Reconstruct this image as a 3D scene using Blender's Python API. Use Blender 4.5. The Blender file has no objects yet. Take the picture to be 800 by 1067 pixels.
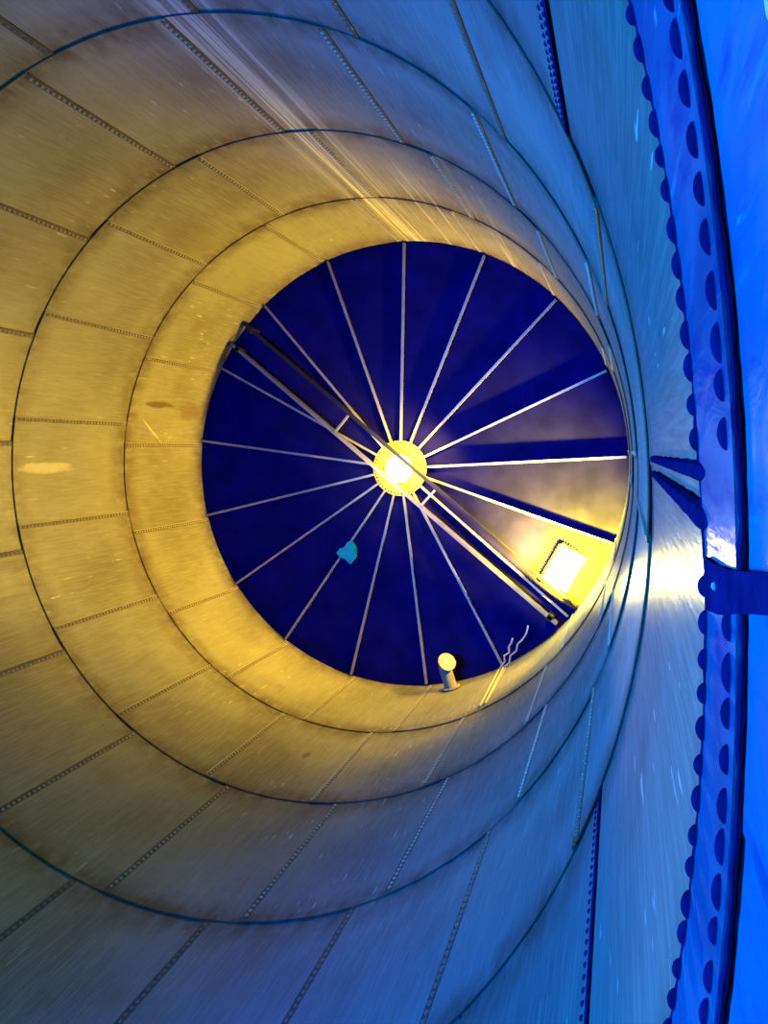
import bpy, bmesh, math, random
from mathutils import Vector, Matrix
random.seed(7)
C = bpy.context.scene.collection
R = 4.1                      # tank radius in metres
CAM_Z = 1.3735               # eye height over the floor
NS = 17                      # sheets in a course
STEP = 360.0 / NS
D = math.radians


def Z(h):                    # height above the eye in radii -> metres above the floor
    return h * R + CAM_Z


def pol(az, r, z):
    return Vector((r * math.cos(D(az)), r * math.sin(D(az)), z))


# ------------------------------------------------------------------ materials
def nt(name):
    m = bpy.data.materials.new(name)
    m.use_nodes = True
    t = m.node_tree
    b = t.nodes['Principled BSDF']
    return m, t, b


def node(t, kind, **kw):
    n = t.nodes.new(kind)
    for k, v in kw.items():
        setattr(n, k, v)
    return n


def math_node(t, op, a, b=None, clamp=False):
    n = t.nodes.new('ShaderNodeMath')
    n.operation = op
    n.use_clamp = clamp
    for i, x in enumerate((a, b)):
        if x is None:
            continue
        if isinstance(x, (int, float)):
            n.inputs[i].default_value = x
        else:
            t.links.new(x, n.inputs[i])
    return n.outputs[0]


def ramp(t, fac, stops):
    n = t.nodes.new('ShaderNodeValToRGB')
    e = n.color_ramp.elements
    while len(e) < len(stops):
        e.new(0.5)
    for el, (p, c) in zip(e, stops):
        el.position = p
        el.color = (c, c, c, 1) if isinstance(c, (int, float)) else (*c, 1)
    t.links.new(fac, n.inputs[0])
    return n.outputs[0]


def mix(t, fac, a, b, mode='MIX'):
    n = t.nodes.new('ShaderNodeMix')
    n.data_type = 'RGBA'
    n.blend_type = mode
    n.clamp_factor = True
    for sock, x in ((n.inputs[0], fac), (n.inputs[6], a), (n.inputs[7], b)):
        if isinstance(x, (int, float)):
            sock.default_value = x
        elif isinstance(x, tuple):
            sock.default_value = (*x, 1)
        else:
            t.links.new(x, sock)
    return n.outputs[2]


def noise(t, vec, sx, sy, detail=4, rough=.55, off=0.0, dist=0.0):
    mp = t.nodes.new('ShaderNodeMapping')
    mp.inputs['Scale'].default_value = (sx, sy, 1)
    mp.inputs['Location'].default_value = (off, off * .7, off)
    t.links.new(vec, mp.inputs[0])
    n = t.nodes.new('ShaderNodeTexNoise')
    n.inputs['Scale'].default_value = 1
    n.inputs['Detail'].default_value = detail
    n.inputs['Roughness'].default_value = rough
    n.inputs['Distortion'].default_value = dist
    t.links.new(mp.outputs[0], n.inputs[0])
    return n.outputs[0]


def sheet_material():
    m, t, b = nt('galvanised_sheet')
    uv = node(t, 'ShaderNodeUVMap').outputs[0]
    sep = node(t, 'ShaderNodeSeparateXYZ')
    t.links.new(uv, sep.inputs[0])
    u, v = sep.outputs[0], sep.outputs[1]
    big = noise(t, uv, .55, .4, 5, .6, 3.1)
    fine = noise(t, uv, 9, .9, 6, .65, 9.7)
    brush = noise(t, uv, 60, 2.2, 4, .6, 1.7)
    col = mix(t, ramp(t, big, [(.34, 0.0), (.66, 1.0)]), (.24, .225, .21), (.44, .43, .41))
    col = mix(t, math_node(t, 'MULTIPLY', ramp(t, fine, [(.35, 0.0), (.7, 1.0)]), .35), col, (.30, .27, .23))
    col = mix(t, math_node(t, 'MULTIPLY', ramp(t, brush, [(.45, 0.0), (.62, 1.0)]), .22), col, (.66, .64, .60))
    # grime caught under and over every horizontal joint
    fr = math_node(t, 'MODULO', math_node(t, 'SUBTRACT', Z(3.308) + 10 * .6085 * R, v), .6085 * R)
    gr = math_node(t, 'MAXIMUM', ramp(t, fr, [(.0, 1.0), (.5, 0.0)]), ramp(t, math_node(t, 'SUBTRACT', .6085 * R, fr), [(.0, 1.0), (.35, 0.0)]))
    gr = math_node(t, 'MULTIPLY', gr, ramp(t, noise(t, uv, 5, 2.5, 5, .65, 33.), [(.30, 0.0), (.60, .85)]))
    col = mix(t, gr, col, (.13, .085, .055))
    # brown rust smudges
    rust = math_node(t, 'MULTIPLY', ramp(t, noise(t, uv, 1.1, .8, 4, .6, 21.), [(.60, 0.0), (.74, 1.0)]), .5)
    col = mix(t, rust, col, (.30, .20, .12))
    # short pale scratches running up and down
    sc = ramp(t, noise(t, uv, 26, 2.6, 2, .5, 44.), [(.685, 0.0), (.71, 1.0)])
    zone = ramp(t, noise(t, uv, .45, .3, 2, .5, 71.), [(.50, 0.0), (.60, 1.0)])
    scr = math_node(t, 'MULTIPLY', sc, zone)
    col = mix(t, math_node(t, 'MULTIPLY', scr, .75), col, (.95, .93, .88))
    # single smears: a pale one and two brown ones
    def smear(az, h, du, dv, col_in, tint, amt, off, slope=0.0):
        dx = math_node(t, 'SUBTRACT', u, D(az) * R)
        dy = math_node(t, 'SUBTRACT', v, Z(h))
        dx = math_node(t, 'ADD', dx, math_node(t, 'MULTIPLY', dy, slope))
        dx = math_node(t, 'DIVIDE', dx, du)
        dy = math_node(t, 'DIVIDE', dy, dv)
        q = math_node(t, 'ADD', math_node(t, 'MULTIPLY', dx, dx), math_node(t, 'MULTIPLY', dy, dy))
        q = math_node(t, 'ADD', q, math_node(t, 'MULTIPLY', math_node(t, 'SUBTRACT', noise(t, uv, 11, 3, 5, .65, off), .5), 2.2))
        return mix(t, math_node(t, 'MULTIPLY', ramp(t, q, [(.35, 1.0), (1.0, 0.0)]), amt), col_in, tint)
    col = smear(-173.6, 2.25, .10, .62, col, (.86, .82, .74), .7, 51.)
    col = smear(-158.6, 2.90, .07, .50, col, (.13, .07, .03), .75, 53.)
    col = smear(-159.6, 3.15, .22, .40, col, (.24, .15, .07), .5, 55.)
    col = smear(-165.3, 2.88, .03, .36, col, (.86, .82, .66), .7, 57., .6)
    col = smear(99.5, 2.42, .06, .14, col, (.14, .09, .05), .6, 59.)
    col = smear(-116.5, 2.48, .35, .8, col, (.26, .18, .09), .35, 61.)
    # pale upright streaks in bands, fading out downward
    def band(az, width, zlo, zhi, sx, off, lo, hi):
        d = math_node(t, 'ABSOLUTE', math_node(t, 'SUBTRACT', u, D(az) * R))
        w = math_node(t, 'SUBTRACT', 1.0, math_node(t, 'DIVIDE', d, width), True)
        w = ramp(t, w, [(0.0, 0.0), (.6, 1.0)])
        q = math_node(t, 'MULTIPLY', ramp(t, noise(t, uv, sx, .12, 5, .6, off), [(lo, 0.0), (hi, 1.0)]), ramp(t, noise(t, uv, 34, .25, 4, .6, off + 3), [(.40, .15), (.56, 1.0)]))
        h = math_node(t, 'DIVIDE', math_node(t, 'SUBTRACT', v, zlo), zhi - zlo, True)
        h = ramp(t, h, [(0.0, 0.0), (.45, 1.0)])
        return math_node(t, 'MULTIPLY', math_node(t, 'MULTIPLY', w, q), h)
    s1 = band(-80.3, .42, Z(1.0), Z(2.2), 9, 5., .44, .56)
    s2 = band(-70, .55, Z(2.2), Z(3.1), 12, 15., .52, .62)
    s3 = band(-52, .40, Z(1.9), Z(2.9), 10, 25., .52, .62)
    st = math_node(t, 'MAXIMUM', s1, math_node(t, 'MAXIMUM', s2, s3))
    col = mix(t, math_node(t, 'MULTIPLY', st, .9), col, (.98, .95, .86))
    t.links.new(col, b.inputs['Base Color'])
    b.inputs['Specular IOR Level'].default_value = 0
    b.inputs['Roughness'].default_value = .6
    bp = node(t, 'ShaderNodeBump')
    bp.inputs['Strength'].default_value = .35
    bp.inputs['Distance'].default_value = .01
    hgt = math_node(t, 'ADD', math_node(t, 'MULTIPLY', noise(t, uv, 40, 3, 4, .6, 2.), .5), noise(t, uv, 2.5, 1.2, 3, .5, 8.))
    t.links.new(hgt, bp.inputs['Height'])
    t.links.new(bp.outputs[0], b.inputs['Normal'])
    g = node(t, 'ShaderNodeBsdfGlossy')
    g.inputs['Color'].default_value = (.9, .9, .9, 1)
    t.links.new(ramp(t, fine, [(.3, .28), (.7, .46)]), g.inputs['Roughness'])
    t.links.new(bp.outputs[0], g.inputs['Normal'])
    ms = node(t, 'ShaderNodeMixShader')
    ms.inputs[0].default_value = .05
    t.links.new(b.outputs[0], ms.inputs[1])
    t.links.new(g.outputs[0], ms.inputs[2])
    t.links.new(ms.outputs[0], t.nodes['Material Output'].inputs[0])
    return m


def wet_material(name, lo, hi, dirt):
    m, t, b = nt(name)
    uv = node(t, 'ShaderNodeUVMap').outputs[0]
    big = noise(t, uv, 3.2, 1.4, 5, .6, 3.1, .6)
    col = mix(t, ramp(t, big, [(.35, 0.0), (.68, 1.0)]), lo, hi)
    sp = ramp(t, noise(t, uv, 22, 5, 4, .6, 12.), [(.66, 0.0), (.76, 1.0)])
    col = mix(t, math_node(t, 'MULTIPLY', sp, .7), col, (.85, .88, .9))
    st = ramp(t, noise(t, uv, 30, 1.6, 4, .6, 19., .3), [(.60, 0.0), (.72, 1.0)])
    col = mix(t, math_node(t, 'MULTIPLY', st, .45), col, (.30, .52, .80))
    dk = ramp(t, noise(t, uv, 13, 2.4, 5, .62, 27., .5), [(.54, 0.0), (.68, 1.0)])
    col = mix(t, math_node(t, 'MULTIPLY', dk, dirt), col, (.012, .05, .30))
    t.links.new(col, b.inputs['Base Color'])
    b.inputs['Roughness'].default_value = .5
    b.inputs['Specular IOR Level'].default_value = 0
    bp = node(t, 'ShaderNodeBump')
    bp.inputs['Strength'].default_value = .5
    bp.inputs['Distance'].default_value = .012
    t.links.new(noise(t, uv, 12, 4, 4, .55, 6., .8), bp.inputs['Height'])
    t.links.new(bp.outputs[0], b.inputs['Normal'])
    g = node(t, 'ShaderNodeBsdfGlossy')
    g.inputs['Roughness'].default_value = .25
    t.links.new(bp.outputs[0], g.inputs['Normal'])
    ms = node(t, 'ShaderNodeMixShader')
    ms.inputs[0].default_value = .045
    t.links.new(b.outputs[0], ms.inputs[1])
    t.links.new(g.outputs[0], ms.inputs[2])
    t.links.new(ms.outputs[0], t.nodes['Material Output'].inputs[0])
    return m


def plain(name, col, rough=.5, metal=0.0, var=.25, scale=6.0, bump=0.0):
    m, t, b = nt(name)
    tc = node(t, 'ShaderNodeTexCoord').outputs['Object']
    n = node(t, 'ShaderNodeTexNoise')
    n.inputs['Scale'].default_value = scale
    n.inputs['Detail'].default_value = 5
    t.links.new(tc, n.inputs[0])
    c2 = tuple(x * (1 - var) for x in col)
    t.links.new(mix(t, ramp(t, n.outputs[0], [(.35, 0.0), (.65, 1.0)]), c2, tuple(col)), b.inputs['Base Color'])
    b.inputs['Roughness'].default_value = rough
    b.inputs['Specular IOR Level'].default_value = .3
    b.inputs['Metallic'].default_value = metal
    if bump:
        bp = node(t, 'ShaderNodeBump')
        bp.inputs['Strength'].default_value = bump
        bp.inputs['Distance'].default_value = .01
        t.links.new(n.outputs[0], bp.inputs['Height'])
        t.links.new(bp.outputs[0], b.inputs['Normal'])
    return m


def glow(name, col, s):
    m, t, b = nt(name)
    b.inputs['Base Color'].default_value = (.8, .8, .8, 1)
    b.inputs['Emission Color'].default_value = (*col, 1)
    b.inputs['Emission Strength'].default_value = s
    return m


SHEET = sheet_material()
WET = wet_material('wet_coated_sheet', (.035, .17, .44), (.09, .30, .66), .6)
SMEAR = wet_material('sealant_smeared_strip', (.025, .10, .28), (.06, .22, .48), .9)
BOLT = plain('zinc_bolt', (.74, .71, .62), .5, 0, .1, 30)
SEAL = plain('dark_sealant', (.012, .018, .17), .6, 0, .4, 14, .3)
BEAD = plain('brown_seam_sealant', (.20, .14, .115), .5, 0, .4, 10, .2)
ROOF = plain('dark_roof_coating', (.009, .008, .13), .55, .0, .35, 2.2, .15)
RIB = plain('galvanised_rafter', (.46, .42, .27), .42, .3, .2, 5)
RAIL = plain('galvanised_channel', (.42, .39, .31), .45, .2, .25, 4)
SHADERAIL = plain('shaded_channel', (.03, .028, .035), .5, 0, .3, 4)  # channel colour darkened to stand in for shade; the brackets share it
HUBM = plain('ochre_hub_plate', (.72, .56, .06), .45, .2, .2, 6)
PIPE = plain('yellowed_pipe', (.80, .66, .30), .5, 0, .25, 7)
CABLE = plain('cream_cable', (.75, .71, .58), .5, 0, .2, 12)
ROOF.node_tree.nodes['Principled BSDF'].inputs['Specular IOR Level'].default_value = 0
SEAL.node_tree.nodes['Principled BSDF'].inputs['Specular IOR Level'].default_value = 0
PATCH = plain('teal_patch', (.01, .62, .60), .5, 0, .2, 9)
PIECE = plain('cream_piece', (.95, .86, .42), .5, 0, .06, 9)
SHADEBOLT = plain('shaded_bolt', (.34, .32, .29), .5, 0, .2, 30)  # bolt colour darkened to stand in for shade on the fourth course
EDGE = plain('pale_edge_sealant', (.60, .55, .44), .5, 0, .2, 9)
CONC = plain('damp_concrete', (.20, .20, .21), .6, 0, .4, 1.5, .2)
SKYP = glow('daylight_pane', (1.0, .95, .32), 50.0)
HUBG = glow('daylight_dome', (.93, .97, 1.0), 14.0)


# ------------------------------------------------------------------ helpers
def link(name, bm, mat, parent=None, smooth=True):
    me = bpy.data.meshes.new(name)
    bm.normal_update()
    bm.to_mesh(me)
    bm.free()
    for mm in (mat if isinstance(mat, (list, tuple)) else [mat]):
        me.materials.append(mm)
    if smooth:
        for p in me.polygons:
            p.use_smooth = True
        me.set_sharp_from_angle(angle=D(35))
    o = bpy.data.objects.new(name, me)
    C.objects.link(o)
    if parent is not None:
        o.parent = parent
    return o


def empty(name, loc=(0, 0, 0)):
    o = bpy.data.objects.new(name, None)
    o.location = loc
    o.empty_display_size = .2
    C.objects.link(o)
    return o


def tag(o, label, cat=None, group=None, kind=None):
    if label:
        o['label'] = label
    if cat:
        o['category'] = cat
    if group:
        o['group'] = group
    if kind:
        o['kind'] = kind
    return o


def to_origin(ob, loc):
    """move the object's origin to loc without moving its mesh"""
    ob.data.transform(Matrix.Translation(-Vector(loc)))
    ob.location = loc


def plate(bm, az0, az1, z0, z1, rfun, th, na=10, nz=1):
    """curved plate following the shell; rfun(s, t) = radius of the inner face"""
    uvl = bm.loops.layers.uv.verify()
    inn, out = [], []
    for i in range(na + 1):
        s = i / na
        az = az0 + (az1 - az0) * s
        ri, ro = [], []
        for j in range(nz + 1):
            tt = j / nz
            za = z0(az) if callable(z0) else z0
            zb = z1(az) if callable(z1) else z1
            z = za + (zb - za) * tt
            r = rfun(s, tt)
            ri.append((bm.verts.new(pol(az, r, z)), az, z))
            ro.append((bm.verts.new(pol(az, r + th, z)), az, z))
        inn.append(ri)
        out.append(ro)

    def face(q):
        f = bm.faces.new([x[0] for x in q])
        for lp, x in zip(f.loops, q):
            lp[uvl].uv = (D(x[1]) * R, x[2])
    for i in range(na):
        for j in range(nz):
            face((inn[i][j], inn[i][j + 1], inn[i + 1][j + 1], inn[i + 1][j]))
            face((out[i][j], out[i + 1][j], out[i + 1][j + 1], out[i][j + 1]))
        face((inn[i][0], inn[i + 1][0], out[i + 1][0], out[i][0]))
        face((inn[i][nz], out[i][nz], out[i + 1][nz], inn[i + 1][nz]))
    for j in range(nz):
        face((inn[0][j], out[0][j], out[0][j + 1], inn[0][j + 1]))
        face((inn[na][j], inn[na][j + 1], out[na][j + 1], out[na][j]))


def dome(bm, p, nrm, rad, hgt, seg=8, rings=2, stretch=1.0, up=Vector((0, 0, 1))):
    """bolt head: rounded cap on a surface point p with outward direction nrm"""
    nrm = nrm.normalized()
    a = up - nrm * up.dot(nrm)
    if a.length < .01:
        a = Vector((1, 0, 0)) - nrm * nrm.x
    a.normalize()
    b = nrm.cross(a)
    rows = []
    for k in range(rings + 1):
        ph = k / (rings + .35) * math.pi / 2
        rr, hh = rad * math.cos(ph), hgt * math.sin(ph)
        rows.append([bm.verts.new(p + a * (rr * stretch * math.cos(2 * math.pi * i / seg)) + b * (rr * math.sin(2 * math.pi * i / seg)) + nrm * hh) for i in range(seg)])
    top = bm.verts.new(p + nrm * hgt)
    for k in range(rings):
        for i in range(seg):
            bm.faces.new((rows[k][i], rows[k][(i + 1) % seg], rows[k + 1][(i + 1) % seg], rows[k + 1][i]))
    for i in range(seg):
        bm.faces.new((rows[-1][i], rows[-1][(i + 1) % seg], top))
    bm.faces.new(list(reversed(rows[0])))


def tube(bm, pts, rad, seg=10, caps=True):
    pts = [Vector(p) for p in pts]
    rads = rad if isinstance(rad, (list, tuple)) else [rad] * len(pts)
    rows, prev = [], None
    for i, p in enumerate(pts):
        d = (pts[min(i + 1, len(pts) - 1)] - pts[max(i - 1, 0)]).normalized()
        if prev is None:
            a = d.orthogonal().normalized()
        else:
            a = (prev - d * prev.dot(d)).normalized()
        prev = a
        b = d.cross(a)
        rows.append([bm.verts.new(p + (a * math.cos(2 * math.pi * k / seg) + b * math.sin(2 * math.pi * k / seg)) * rads[i]) for k in range(seg)])
    for r0, r1 in zip(rows, rows[1:]):
        for k in range(seg):
            bm.faces.new((r0[k], r0[(k + 1) % seg], r1[(k + 1) % seg], r1[k]))
    if caps:
        bm.faces.new(list(reversed(rows[0])))
        bm.faces.new(rows[-1])


def bar(bm, a, b, profile, up=Vector((0, 0, 1))):
    """sweep a closed (side, up) profile from a to b"""
    a, b = Vector(a), Vector(b)
    d = (b - a).normalized()
    s = d.cross(up).normalized()
    n = s.cross(d)
    r0 = [bm.verts.new(a + s * x + n * y) for x, y in profile]
    r1 = [bm.verts.new(b + s * x + n * y) for x, y in profile]
    k = len(profile)
    for i in range(k):
        bm.faces.new((r0[i], r0[(i + 1) % k], r1[(i + 1) % k], r1[i]))
    bm.faces.new(list(reversed(r0)))
    bm.faces.new(r1)
    bmesh.ops.recalc_face_normals(bm, faces=bm.faces)


def disc(bm, c, n, r0, r1, th, seg=40):
    """flat ring (r0 > 0) or disc of thickness th, its lower face at c, growing along n"""
    c, n = Vector(c), Vector(n).normalized()
    a = n.orthogonal().normalized()
    b = n.cross(a)
    def circ(r, h):
        return [bm.verts.new(c + n * h + (a * math.cos(2 * math.pi * i / seg) + b * math.sin(2 * math.pi * i / seg)) * r) for i in range(seg)]
    o0, o1 = circ(r1, 0), circ(r1, th)
    if r0 > 0:
        i0, i1 = circ(r0, 0), circ(r0, th)
    for i in range(seg):
        j = (i + 1) % seg
        bm.faces.new((o0[i], o0[j], o1[j], o1[i]))
        if r0 > 0:
            bm.faces.new((i0[j], i0[i], i1[i], i1[j]))
            bm.faces.new((o0[j], o0[i], i0[i], i0[j]))
            bm.faces.new((o1[i], o1[j], i1[j], i1[i]))
    if r0 <= 0:
        bm.faces.new(list(reversed(o0)))
        bm.faces.new(o1)
    bmesh.ops.recalc_face_normals(bm, faces=bm.faces)


# ------------------------------------------------------------------ the shell
TH = .006
GAP = (1 - .970989774) * R


def hs(h, p):                # height at which something standing p proud of the wall meets the same sight line
    return h * (GAP - p) / GAP


PROUD = .010
JOINT_TOP = lambda az: Z(hs(.326 - .016 / (1 + math.exp(-(az - 1.6) * 1.6)), PROUD))
JOINT_LOW = lambda az: Z(hs(.226 + .008 / (1 + math.exp(-(az - 1.6) * 1.2)), PROUD))
LEVEL = [3.308, 2.703, 2.094, 1.4815, .875, .27, -.335]
OFFS = [1.1, 5.95, 1.1, 5.95, 1.1, 5.95]
COURSES = [('wall_top', 'top course of bolted sheets just under the roof edge'),
           ('wall_upper', 'second course of bolted sheets below the roof'),
           ('wall_middle', 'middle course of tall bolted sheets'),
           ('wall_lower', 'fourth course of bolted sheets below the roof'),
           ('wall_bottom', 'large sheets of the course just above the bolted joint strip'),
           ('wall_base', 'wet base course of the wall below the bolted joint strip')]
for i, (nm, lab) in enumerate(COURSES):
    root = empty(nm, (0, 0, Z(LEVEL[i + 1])))
    tag(root, lab, kind='structure')
    zb, zt = Z(LEVEL[i + 1]), Z(LEVEL[i])
    mz = root.location.z
    LAPV, LAPH, RB = ((.009, .010, .008), (.009, .010, .008), (.009, .010, .008), (.009, .008, .008), (.007, .002, .006), (.004, .002, .006))[i]
    for k in range(NS):
        a1 = OFFS[i] + k * STEP
        if a1 > 180:
            a1 -= 360
        a0 = a1 - STEP
        lap = .5
        bm = bmesh.new()
        ext = .03 if i < 5 else 0
        plate(bm, a0 - lap, a1, zb - ext - mz, zt - mz,
              lambda s, t: R + RB - LAPV * s - LAPH * (1 - t), TH, 14, 4)
        # the UV must carry true heights
        uvl = bm.loops.layers.uv.verify()
        for f in bm.faces:
            for lp in f.loops:
                lp[uvl].uv.y += mz
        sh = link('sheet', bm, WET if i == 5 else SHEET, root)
        # one row of bolt heads along the lapped edge (two on the near course)
        if i < 5 and not (i == 4 and abs(a1 - 1.1) < 3):
            bm = bmesh.new()
            rows = [(.035, 0.0)] if i < 4 else [(.040, 0.0), (.085, .5)]
            pit = .075 if i < 4 else .06
            n = int((zt - zb - .06) / pit)
            for off, ph in rows:
                flip = i == 4 and 10 < a1 < 40
                az = a1 + math.degrees(off / R) * (1 if flip else -1)
                s = .02 if flip else 1 - off / (D(STEP + lap) * R)
                for q in range(n):
                    tt = (q + .5 + ph) / (n + .5)
                    r = R + RB - LAPV * s - LAPH * (1 - tt)
                    z = zb + .03 + (zt - zb - .06) * tt - mz
                    dome(bm, pol(az, r + .001, z), -pol(az, 1, 0), .022 if i < 4 else .013, .018 if i < 4 else .009, 7, 1, 1.0)
            link('bolt_row', bm, BOLT if i < 3 else (SHADEBOLT if i == 3 else SEAL), sh)
        if i < 4:
            bm = bmesh.new()
            tube(bm, [pol(a1, R + RB - LAPV - LAPH * (1 - q / 6) + .002, zb + (zt - zb - .03) * q / 6 - mz) for q in range(7)], .0085, 6)
            link('edge_bead', bm, EDGE if i < 2 else BEAD, sh)  # darker bead on the lower courses stands in for shade
            bm = bmesh.new()
            plate(bm, a1 - math.degrees(.062 / R), a1 - math.degrees(.010 / R), zb + .01 - mz, zt - .03 - mz, lambda s, t: R + RB - LAPV - LAPH * (1 - t) - .0025, .004, 2, 4)
            link('seam_smear', bm, BEAD, sh)
            bm = bmesh.new()
            pts = []
            for q in range(19):
                sq = q / 18
                pts.append(pol(a0 - lap + (STEP + lap) * sq, R + RB - LAPV * sq - LAPH - .001, zb - ext - mz - .003))
            tube(bm, pts, .0075 if i < 3 else .006, 6)
            link('seam_bead', bm, BEAD, sh)
        if i == 4 and abs(a1) < 40 and abs(a1 - 1.1) > 3:
            bm = bmesh.new()
            plate(bm, a1 - math.degrees(.012 / R), a1 + math.degrees(.018 / R), zb + .16 - mz, zt - mz, lambda s, t: R - .009, .012, 3, 2)
            link('edge_sealant', bm, SEAL, sh)
# ------------------------------------------------------------------ floor
bm = bmesh.new()
disc(bm, (0, 0, -.2), (0, 0, 1), 0, R + .2, .2, 68)
tag(link('floor', bm, CONC, smooth=False), 'damp concrete tank floor', kind='structure')

# ------------------------------------------------------------------ roof panels (ceiling)
RIB0 = 2.0
ROOFZ = lambda r: Z(3.312 + .075 * (1 - r / R))
HUB_R = .118 * R
ceil = empty('ceiling', (0, 0, Z(3.31)))
tag(ceil, 'shallow dark conical roof of seventeen tapering panels', kind='structure')
for k in range(NS):
    a0 = RIB0 + k * STEP
    bm = bmesh.new()
    na, nr = 6, 8
    g0, g1 = [], []
    for i in range(na + 1):
        s = i / na
        az = a0 + STEP * s
        l0, l1 = [], []
        for j in range(nr + 1):
            r = HUB_R * .9 + (R + .12 - HUB_R * .9) * j / nr
            sag = .010 * math.sin(math.pi * s) * (r / R)
            z = ROOFZ(r) - sag - Z(3.31)
            l0.append(bm.verts.new(pol(az, r, z)))
            l1.append(bm.verts.new(pol(az, r, z + .006)))
        g0.append(l0)
        g1.append(l1)
    for i in range(na):
        for j in range(nr):
            bm.faces.new((g0[i][j], g0[i + 1][j], g0[i + 1][j + 1], g0[i][j + 1]))
            bm.faces.new((g1[i][j], g1[i][j + 1], g1[i + 1][j + 1], g1[i + 1][j]))
        bm.faces.new((g0[i][nr], g0[i + 1][nr], g1[i + 1][nr], g1[i][nr]))
        bm.faces.new((g0[i + 1][0], g0[i][0], g1[i][0], g1[i + 1][0]))
    for j in range(nr):
        bm.faces.new((g0[0][j], g0[0][j + 1], g1[0][j + 1], g1[0][j]))
        bm.faces.new((g0[na][j + 1], g0[na][j], g1[na][j], g1[na][j + 1]))
    pn = link('roof_panel', bm, ROOF, ceil)
    bm = bmesh.new()
    for q in range(40):
        r = HUB_R + .1 + (R - HUB_R - .2) * q / 39
        dome(bm, pol(a0 - math.degrees(.05 / r) + STEP, r, ROOFZ(r) - .001 - Z(3.31)), Vector((0, 0, -1)), .012, .012, 6, 1, 1, Vector((1, 0, 0)))
    link('bolt_row', bm, ROOF, pn)

CLOCK = ["three o'clock", "quarter to four", "half past four", "ten past five", "just before six o'clock", "half past six", "twenty past seven", "eight o'clock",
         "quarter to nine", "nine twenty-five", "ten past ten", "ten to eleven", "half past eleven", "quarter past twelve", "five to one",
         "twenty to two", "twenty past two"]
for k in range(NS):
    az = RIB0 + k * STEP
    root = empty('roof_rafter', pol(az, R * .99, ROOFZ(R) - .06))
    bm = bmesh.new()
    a = pol(az, HUB_R * .93, ROOFZ(HUB_R) - .004)
    b = pol(az, R - .03, ROOFZ(R) - .004)
    w, h = .010, .085
    bar(bm, a, b, [(-w, 0), (-w, -h), (w, -h), (w, 0)])
    o = link('web', bm, RIB, root, smooth=False)
    o.matrix_parent_inverse = Matrix.Translation(-root.location)
    bm = bmesh.new()
    bar(bm, a, b, [(-.021, -h - .001), (-.021, -h - .008), (.021, -h - .008), (.021, -h - .001)])
    o = link('flange', bm, RIB, root, smooth=False)
    o.matrix_parent_inverse = Matrix.Translation(-root.location)
    tag(root, 'pale steel roof rafter running from the hub toward %s' % CLOCK[k], 'rafter', 'radial roof rafters')


def under(root, o):
    o.parent = root
    o.matrix_parent_inverse = Matrix.Translation(-root.location)
    return o


# ------------------------------------------------------------------ hub with its glowing dome
hz = ROOFZ(HUB_R) - .105
root = empty('roof_hub', (0, 0, hz))
tag(root, 'round ochre hub plate with bolt circle and glowing centre hole', 'hub')
bm = bmesh.new()
disc(bm, (0, 0, hz), (0, 0, 1), .262, .52, .012, 56)
under(root, link('hub_plate', bm, HUBM, smooth=False))
bm = bmesh.new()
disc(bm, (0, 0, hz - .035), (0, 0, 1), .262, .285, .16, 48)
under(root, link('rim', bm, HUBM))
for q in range(44):
    bm = bmesh.new()
    dome(bm, pol(q * 360 / 44, .478, hz), Vector((0, 0, -1)), .015, .014, 6, 1, 1, Vector((1, 0, 0)))
    under(root, link('bolt', bm, SEAL))
bm = bmesh.new()
disc(bm, (0, 0, hz + .05), (0, 0, 1), 0, .262, .01, 48)
under(root, link('dome_light', bm, HUBG, smooth=False))

# ------------------------------------------------------------------ hatch
hc = Vector((3.0, 2.085, 0))
hc.z = ROOFZ(hc.length) - .012
ang = D(33)
ex, ey = Vector((math.cos(ang), math.sin(ang), 0)), Vector((-math.sin(ang), math.cos(ang), 0))
root = empty('roof_hatch', hc)
tag(root, 'square roof hatch blazing white with daylight near the right roof edge', 'hatch')


def boxo(bm, c, hx, hy, hzz):
    vs = [bm.verts.new(c + ex * (sx * hx) + ey * (sy * hy) + Vector((0, 0, sz * hzz))) for sx in (-1, 1) for sy in (-1, 1) for sz in (-1, 1)]
    for f in ((0, 1, 3, 2), (4, 6, 7, 5), (0, 4, 5, 1), (2, 3, 7, 6), (0, 2, 6, 4), (1, 5, 7, 3)):
        bm.faces.new([vs[i] for i in f])
    bmesh.ops.recalc_face_normals(bm, faces=bm.faces)


HX, HY = .38, .36
bm = bmesh.new()
boxo(bm, hc, HX - .01, HY - .01, .004)
under(root, link('daylight_pane', bm, SKYP, smooth=False))
bm = bmesh.new()
for s in (-1, 1):
    boxo(bm, hc + ex * (s * (HX + .012)), .018, HY + .03, .014)
    boxo(bm, hc + ey * (s * (HY + .012)), HX + .03, .018, .014)
under(root, link('hatch_frame', bm, HUBM, smooth=False))
for q in range(15):
    f = (q + .5) / 15 * 2 - 1
    for s in (-1, 1):
        bm = bmesh.new()
        dome(bm, hc + ex * (s * (HX + .045)) + ey * (f * HY) - Vector((0, 0, .006)), Vector((0, 0, -1)), .013, .012, 6, 1, 1, Vector((1, 0, 0)))
        under(root, link('bolt', bm, SEAL))
        bm = bmesh.new()
        dome(bm, hc + ey * (s * (HY + .045)) + ex * (f * HX) - Vector((0, 0, .006)), Vector((0, 0, -1)), .013, .012, 6, 1, 1, Vector((1, 0, 0)))
        under(root, link('bolt', bm, SEAL))

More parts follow.
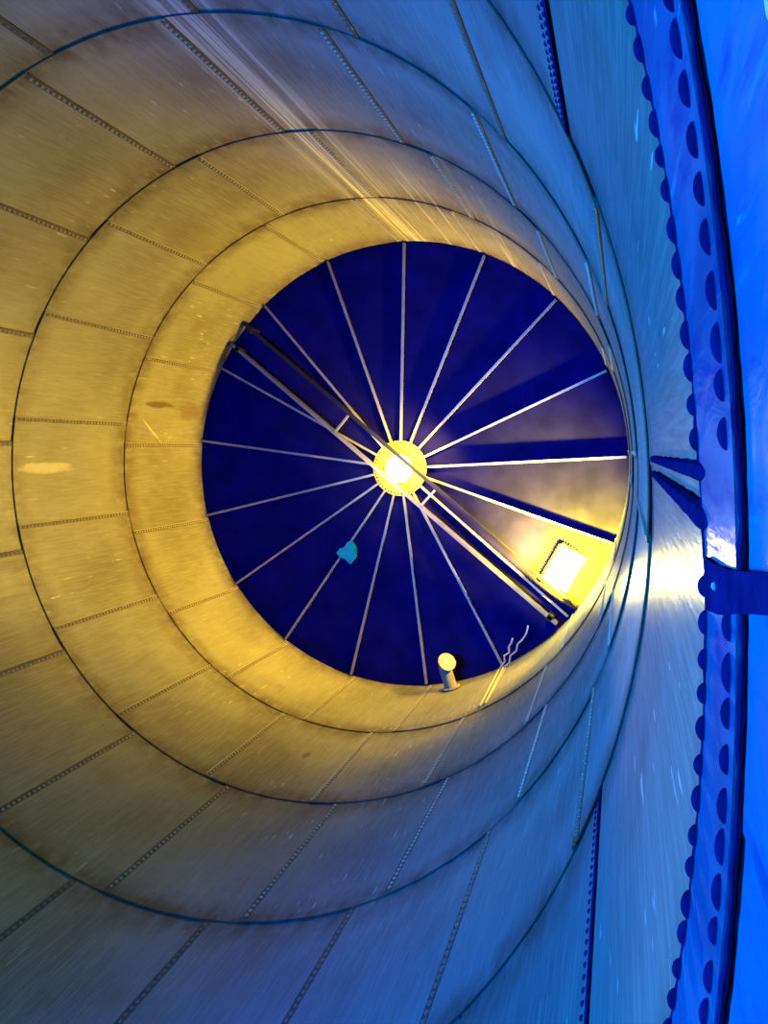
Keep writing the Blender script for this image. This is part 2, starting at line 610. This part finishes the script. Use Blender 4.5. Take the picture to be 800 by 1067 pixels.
# ------------------------------------------------------------------ twin channels under the roof
rz = Z(3.24)
railA = (Vector((-3.02, -2.66, rz)), Vector((2.72, 2.93, rz)))
railB = (Vector((-2.70, -2.99, rz)), Vector((3.05, 2.66, rz)))
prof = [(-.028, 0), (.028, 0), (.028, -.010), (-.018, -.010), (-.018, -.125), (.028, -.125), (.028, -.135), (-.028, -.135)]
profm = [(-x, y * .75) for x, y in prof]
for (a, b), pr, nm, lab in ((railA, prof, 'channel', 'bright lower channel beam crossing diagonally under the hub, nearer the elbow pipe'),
                            (railB, profm, 'channel', 'upper channel beam, darkened as if in shade, crossing the glowing hub, nearer the hatch')):
    root = empty('channel_beam', a)
    tag(root, lab, 'beam', 'twin channel beams under the roof')
    bm = bmesh.new()
    bar(bm, a + Vector((0, 0, .135)), b + Vector((0, 0, .135)), pr)
    under(root, link('channel', bm, RAIL if pr is prof else SHADERAIL, smooth=False))
    bm = bmesh.new()
    for f in (0.02, .98):
        p = a.lerp(b, f)
        d = (b - a).normalized()
        bar(bm, p + Vector((0, 0, .29)), p + Vector((0, 0, .0)), [(-.05, -.05), (.05, -.05), (.05, .05), (-.05, .05)], up=d)
    under(root, link('hanger_bracket', bm, SHADERAIL, smooth=False))
for f, lab in ((.34, 'short cross bar joining the twin beams up left of the hub'), (.605, 'short cross bar joining the twin beams below right of the hub')):
    p, q = railA[0].lerp(railA[1], f), railB[0].lerp(railB[1], f)
    d = (q - p).normalized()
    p, q = p + d * .03, q - d * .03
    up = Vector((0, 0, .02))
    bm = bmesh.new()
    bar(bm, p + up, q + up, [(-.02, 0), (-.02, -.03), (.02, -.03), (.02, 0)])
    o = link('cross_bar', bm, RIB, smooth=False)
    to_origin(o, (p + q) / 2)
    tag(o, lab, 'cross bar', 'cross bars between the twin beams')

# ------------------------------------------------------------------ elbow pipe
pa = 78.6
pz = Z(3.19)
base = pol(pa, R - .02, pz)
root = empty('elbow_pipe', base)
tag(root, 'stubby yellow elbow pipe with round end sticking out below the roof edge', 'pipe')
inn = -pol(pa - 2, 1, 0)
bm = bmesh.new()
pts = [base + inn * x for x in (-.02, .12, .25, .32)]
c = base + inn * .32
for q in range(1, 6):
    w = q / 5 * D(72)
    pts.append(c + inn * (.17 * math.sin(w)) + (Vector((0, 0, -1)) * .70 + pol(pa - 90, 1, 0) * .72).normalized() * (.17 * (1 - math.cos(w))))
tube(bm, pts, .115, 20)
under(root, link('pipe_body', bm, PIPE))
bm = bmesh.new()
dn = (pts[-1] - pts[-2]).normalized()
disc(bm, pts[-1], dn, 0, .165, .035, 28)
under(root, link('end_flange', bm, PIPE))
bm = bmesh.new()
disc(bm, base + inn * .0, inn, 0, .17, .018, 28)
fl = under(root, link('wall_flange', bm, PIPE))
a = inn.orthogonal().normalized()
b = inn.cross(a)
for q in range(16):
    w = 2 * math.pi * q / 16
    bm = bmesh.new()
    dome(bm, base + inn * .018 + (a * math.cos(w) + b * math.sin(w)) * .142, inn, .014, .014, 6, 1)
    under(root, link('bolt', bm, BOLT))

# ------------------------------------------------------------------ two dangling cables
def wig(p, q, n, amp):
    out = []
    d = (q - p)
    sd = d.cross(Vector((0, 0, 1))).normalized()
    for i in range(1, n + 1):
        out.append(p.lerp(q, i / n) + sd * (amp * random.uniform(-1, 1) if i < n else 0))
    return out


for j, (az, tip, lab) in enumerate(((65.9, Vector((1.935, 3.171, Z(3.25))), 'shorter pale wire curling off the wall beside the elbow pipe'),
                                    (64.6, Vector((2.222, 2.953, Z(3.25))), 'longer pale wire curling off the wall toward the beam end'))):
    pts = [pol(az - .35 * (1 - t), R - .03, Z(2.73 + .5 * t)) for t in (0, .25, .5, .75, 1)]
    st = pts[-1]
    pts += wig(st, tip, 7, .05)
    bm = bmesh.new()
    tube(bm, pts, .016, 7)
    o = link('dangling_wire', bm, CABLE)
    to_origin(o, pts[0])
    tag(o, lab, 'wire', 'wires beside the elbow pipe')

# ------------------------------------------------------------------ teal patch on the roof
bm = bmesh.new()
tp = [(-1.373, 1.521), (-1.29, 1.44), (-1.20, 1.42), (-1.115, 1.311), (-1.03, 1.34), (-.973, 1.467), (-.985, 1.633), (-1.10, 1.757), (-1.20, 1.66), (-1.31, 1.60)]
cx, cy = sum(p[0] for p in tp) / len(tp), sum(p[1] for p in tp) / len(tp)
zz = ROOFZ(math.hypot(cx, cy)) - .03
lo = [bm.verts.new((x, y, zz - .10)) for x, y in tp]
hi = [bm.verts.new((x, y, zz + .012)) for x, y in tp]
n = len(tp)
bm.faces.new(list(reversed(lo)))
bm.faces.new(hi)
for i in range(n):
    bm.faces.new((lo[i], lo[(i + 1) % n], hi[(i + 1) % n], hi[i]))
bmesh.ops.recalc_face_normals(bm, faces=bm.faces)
o = link('ragged_patch', bm, PATCH, smooth=False)
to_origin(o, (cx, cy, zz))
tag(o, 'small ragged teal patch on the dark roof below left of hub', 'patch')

# ------------------------------------------------------------------ joint strip close to the camera
root = empty('joint_strip', pol(0, R, Z(.27)))
tag(root, 'sealed horizontal joint strip with rows of dark bolt caps, close on the right', 'joint strip')


def loc_link(name, bm, mat):
    return under(root, link(name, bm, mat))


A0, A1 = -30, 34
bm = bmesh.new()
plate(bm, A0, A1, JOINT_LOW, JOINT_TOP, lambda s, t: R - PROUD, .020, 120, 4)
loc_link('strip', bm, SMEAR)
for fn, w, nm in ((JOINT_TOP, .007, 'upper_sealant'), (JOINT_LOW, .012, 'lower_sealant')):
    bm = bmesh.new()
    pts = []
    for q in range(321):
        az = A0 + (A1 - A0) * q / 320
        pts.append(pol(az, R - PROUD + (.007 if fn is JOINT_LOW else 0) + .001 * math.sin(q * .9) * math.sin(q * .37), fn(az)))
    tube(bm, pts, [w * (.42 + .16 * math.sin(q * 1.3) * math.sin(q * .71)) for q in range(321)], 7)
    loc_link(nm, bm, SEAL)
az = -14.0
while az < 20:
    if not (.3 < az < 2.35):
        for fn, rad, hg, ok in ((JOINT_TOP, .0125, .013, True), (JOINT_LOW, .013, .010, True)):
            bm = bmesh.new()
            st = random.uniform(.9, 1.25)
            a2 = az + random.uniform(-.06, .06)
            zz = fn(a2) + (-.004 if fn is JOINT_TOP else .045)
            dome(bm, pol(a2, R - PROUD + .001, zz), -pol(a2, 1, 0), 1.6 * rad * random.uniform(.85, 1.15), hg, 12, 4, st * .56)
            o = loc_link('bolt_cap', bm, SEAL)
    az += .735

# the heavy sealed vertical seam right above the strip, by the camera
root = empty('seam_sealant', pol(1.3, R, Z(.31)))
tag(root, 'pair of thick dark sealant strips on the vertical seam above the joint strip', 'sealant')


def sstrip(c0, c1, w0, w1):
    bm = bmesh.new()
    n = 24
    rows = []
    for q in range(n + 1):
        t = q / n
        h = .815 + (.300 - .815) * t
        cc = c0 + (c1 - c0) * t
        w = (w0 + (w1 - w0) * t) * (1 + .10 * math.sin(q * 2.1))
        e = min(1, math.sqrt(max(0, 1 - max(0, (t - .93) / .07) ** 2)) + .15)
        row = []
        for f, dd in ((-1, 0), (-.7, .011), (0, .015), (.7, .011), (1, 0)):
            row.append(bm.verts.new(pol(cc + w / 2 * f * e, R - .004 - dd * e, Z(hs(h, .012)))))
        rows.append(row)
    for r0, r1 in zip(rows, rows[1:]):
        for k in range(4):
            bm.faces.new((r0[k], r0[k + 1], r1[k + 1], r1[k]))
        bm.faces.new((r0[4], r0[0], r1[0], r1[4]))
    bm.faces.new(rows[0])
    bm.faces.new(list(reversed(rows[-1])))
    bmesh.ops.recalc_face_normals(bm, faces=bm.faces)
    under(root, link('sealant_strip', bm, SEAL))


sstrip(.66, .60, .38, .46)
sstrip(1.42, 1.58, .34, .62)

# dark flap lying over the joint strip
bm = bmesh.new()
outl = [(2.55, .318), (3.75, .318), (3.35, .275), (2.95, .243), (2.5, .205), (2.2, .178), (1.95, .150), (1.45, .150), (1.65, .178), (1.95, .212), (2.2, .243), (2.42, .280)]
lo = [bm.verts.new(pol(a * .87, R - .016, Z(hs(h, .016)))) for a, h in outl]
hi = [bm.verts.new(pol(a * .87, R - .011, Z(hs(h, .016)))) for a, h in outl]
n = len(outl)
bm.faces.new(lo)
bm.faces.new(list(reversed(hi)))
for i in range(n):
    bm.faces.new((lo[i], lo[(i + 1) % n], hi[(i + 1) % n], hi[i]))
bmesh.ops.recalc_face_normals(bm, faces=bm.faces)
root = empty('dark_flap', pol(2.8, R, Z(.25)))
tag(root, 'dark blue flap with one pale bolt lapping over the joint strip', 'flap')
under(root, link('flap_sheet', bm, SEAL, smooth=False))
bm = bmesh.new()
dome(bm, pol(2.5, R - .0155, Z(hs(.283, .016))), -pol(2.5, 1, 0), .006, .005, 10, 2)
under(root, link('bolt', bm, BOLT))

# rounded cream piece at the top right corner
bm = bmesh.new()
pts = []
for (ca, ch, w0) in ((-3.96, .1388, 0), (-5.0, .1388, 90), (-5.0, .112, 180), (-3.96, .112, 270)):
    for q in range(5):
        w = D(w0 + 90 * q / 4)
        pts.append((ca + .18 * math.cos(w), ch + .0028 * math.sin(w)))
lo = [bm.verts.new(pol(a * .915, R - .010, Z(hs(h, .010)))) for a, h in pts]
hi = [bm.verts.new(pol(a * .915, R - .003, Z(hs(h, .010)))) for a, h in pts]
n = len(pts)
bm.faces.new(lo)
bm.faces.new(list(reversed(hi)))
for i in range(n):
    bm.faces.new((lo[i], lo[(i + 1) % n], hi[(i + 1) % n], hi[i]))
bmesh.ops.recalc_face_normals(bm, faces=bm.faces)
o = link('wall_piece', bm, PIECE, smooth=False)
to_origin(o, pol(-4.7, R, Z(.125)))
tag(o, 'small pale rounded piece on the blue wall at the top right corner', 'tag')

# ------------------------------------------------------------------ lights
def lamp(name, kind, loc, energy, col, **kw):
    l = bpy.data.lights.new(name, kind)
    l.energy = energy
    l.color = col
    aim = kw.pop('aim', None)
    for k, v in kw.items():
        setattr(l, k, v)
    o = bpy.data.objects.new(name, l)
    o.location = loc
    if aim is not None:
        o.rotation_euler = (Vector(aim) - Vector(loc)).to_track_quat('-Z', 'Y').to_euler()
    C.objects.link(o)
    return o


GOLD = (1.0, .58, .03)
WARM = (1.0, .85, .20)
BLUE = (.0, .04, 1.0)
SEA = (.0, .60, 1.0)
DEEP = (.0, .006, 1.0)
ROOF_Z = Z(3.312)
# daylight coming down through the hatch on to the far wall
lamp('hatch_daylight', 'SPOT', (2.6, 1.75, Z(3.225)), 2300, GOLD, aim=(2.6 - .80, 1.75 - .53, Z(3.225) + .16), spot_size=D(158), spot_blend=.75, shadow_soft_size=.08)
lamp('hatch_sidelight', 'SPOT', (2.9, 1.9, Z(3.06)), 420, GOLD, aim=pol(88, R, Z(2.9)), spot_size=D(78), spot_blend=.8, shadow_soft_size=.08)
# the beam of it that grazes down the wall to the joint strip
lamp('hatch_sunbeam', 'SPOT', (2.95, 2.0, Z(3.29)), 9000, (1.0, .84, .15), aim=pol(9.3, R - .2, Z(.60)), spot_size=D(9), spot_blend=1.0, shadow_soft_size=.1)
# and its spill on the sheets right beside it
lamp('hatch_spill', 'POINT', (2.72, 1.85, Z(3.17)), 140, (1.0, .82, .08), shadow_soft_size=.15)
# added lamp below the hatch raking up the roof, for daylight bounced upward
lamp('roof_rake', 'SPOT', (3.16, 2.22, ROOF_Z - .60), 19000, (1.0, .76, .0), aim=(3.16 - .06, 2.22 - .36, ROOF_Z - .60 + .88), spot_size=D(120), spot_blend=.25, shadow_soft_size=.06)
# daylight from the hub dome: on the plate and rafters around it, and all round
lamp('hub_glare', 'SPOT', (0, 0, hz - .30), 30, GOLD, aim=(0, 0, hz + 1), spot_size=D(150), spot_blend=.5, shadow_soft_size=.08)
lamp('hub_daylight', 'POINT', (0, 0, hz - 1.2), 80, WARM, shadow_soft_size=.15)
lamp('gold_fill', 'SPOT', (1.0, -.6, hz - .7), 620, GOLD, aim=(1.0 - .75, -.6 + .62, hz - .7 + .18), spot_size=D(165), spot_blend=.8, shadow_soft_size=.12)  # added gold fill, set off the hub to widen light on the far wall
# added blue fill lamps low down in the tank, with no real source
lamp('blue_fill', 'SPOT', (-2.8, 0, .5), 2850, BLUE, aim=(4.1, 0, 5.0), spot_size=D(110), spot_blend=.7, shadow_soft_size=.5)
lamp('wall_fill', 'SPOT', (-2.8, 0, .5), 4600, (.0, .30, 1.0), aim=(4.1, 0, Z(2.4)), spot_size=D(60), spot_blend=.9, shadow_soft_size=.5)
lamp('low_fill', 'POINT', (.6, 0, .6), 620, SEA, shadow_soft_size=.5)
lamp('roof_wash', 'SPOT', (0, 0, .6), 5200, DEEP, aim=(0, 0, 15), spot_size=D(34), spot_blend=.25, shadow_soft_size=.3)

w = bpy.data.worlds.new('world')
w.use_nodes = True
w.node_tree.nodes['Background'].inputs[0].default_value = (.01, .05, .3, 1)
w.node_tree.nodes['Background'].inputs[1].default_value = .05
bpy.context.scene.world = w

# ------------------------------------------------------------------ camera
cd = bpy.data.cameras.new('camera')
cam = bpy.data.objects.new('camera', cd)
C.objects.link(cam)
M = Matrix(((0.9510576711503289, -0.06567363906750673, -0.30195410127657407),
            (0.086290121654642, 0.99472644476366, 0.05543748725074292),
            (0.2967209481161379, -0.0787799036523913, 0.951709202293211)))
M = M @ Matrix.Diagonal((1, -1, -1))
mw = M.to_4x4()
mw.translation = (0.970989774 * R, 0, CAM_Z)
cam.matrix_world = mw
cd.sensor_fit = 'VERTICAL'
cd.sensor_height = 36
cd.lens = 791.413 * 36 / 1067
cd.clip_start = .01
cd.clip_end = 200
S = bpy.context.scene
S.camera = cam
S.view_settings.view_transform = 'Standard'
S.view_settings.look = 'None'
S.view_settings.exposure = 0
S.view_settings.gamma = 1
S.view_settings.use_curve_mapping = False
S.cycles.max_bounces = 5
S.cycles.diffuse_bounces = 0
S.cycles.glossy_bounces = 3
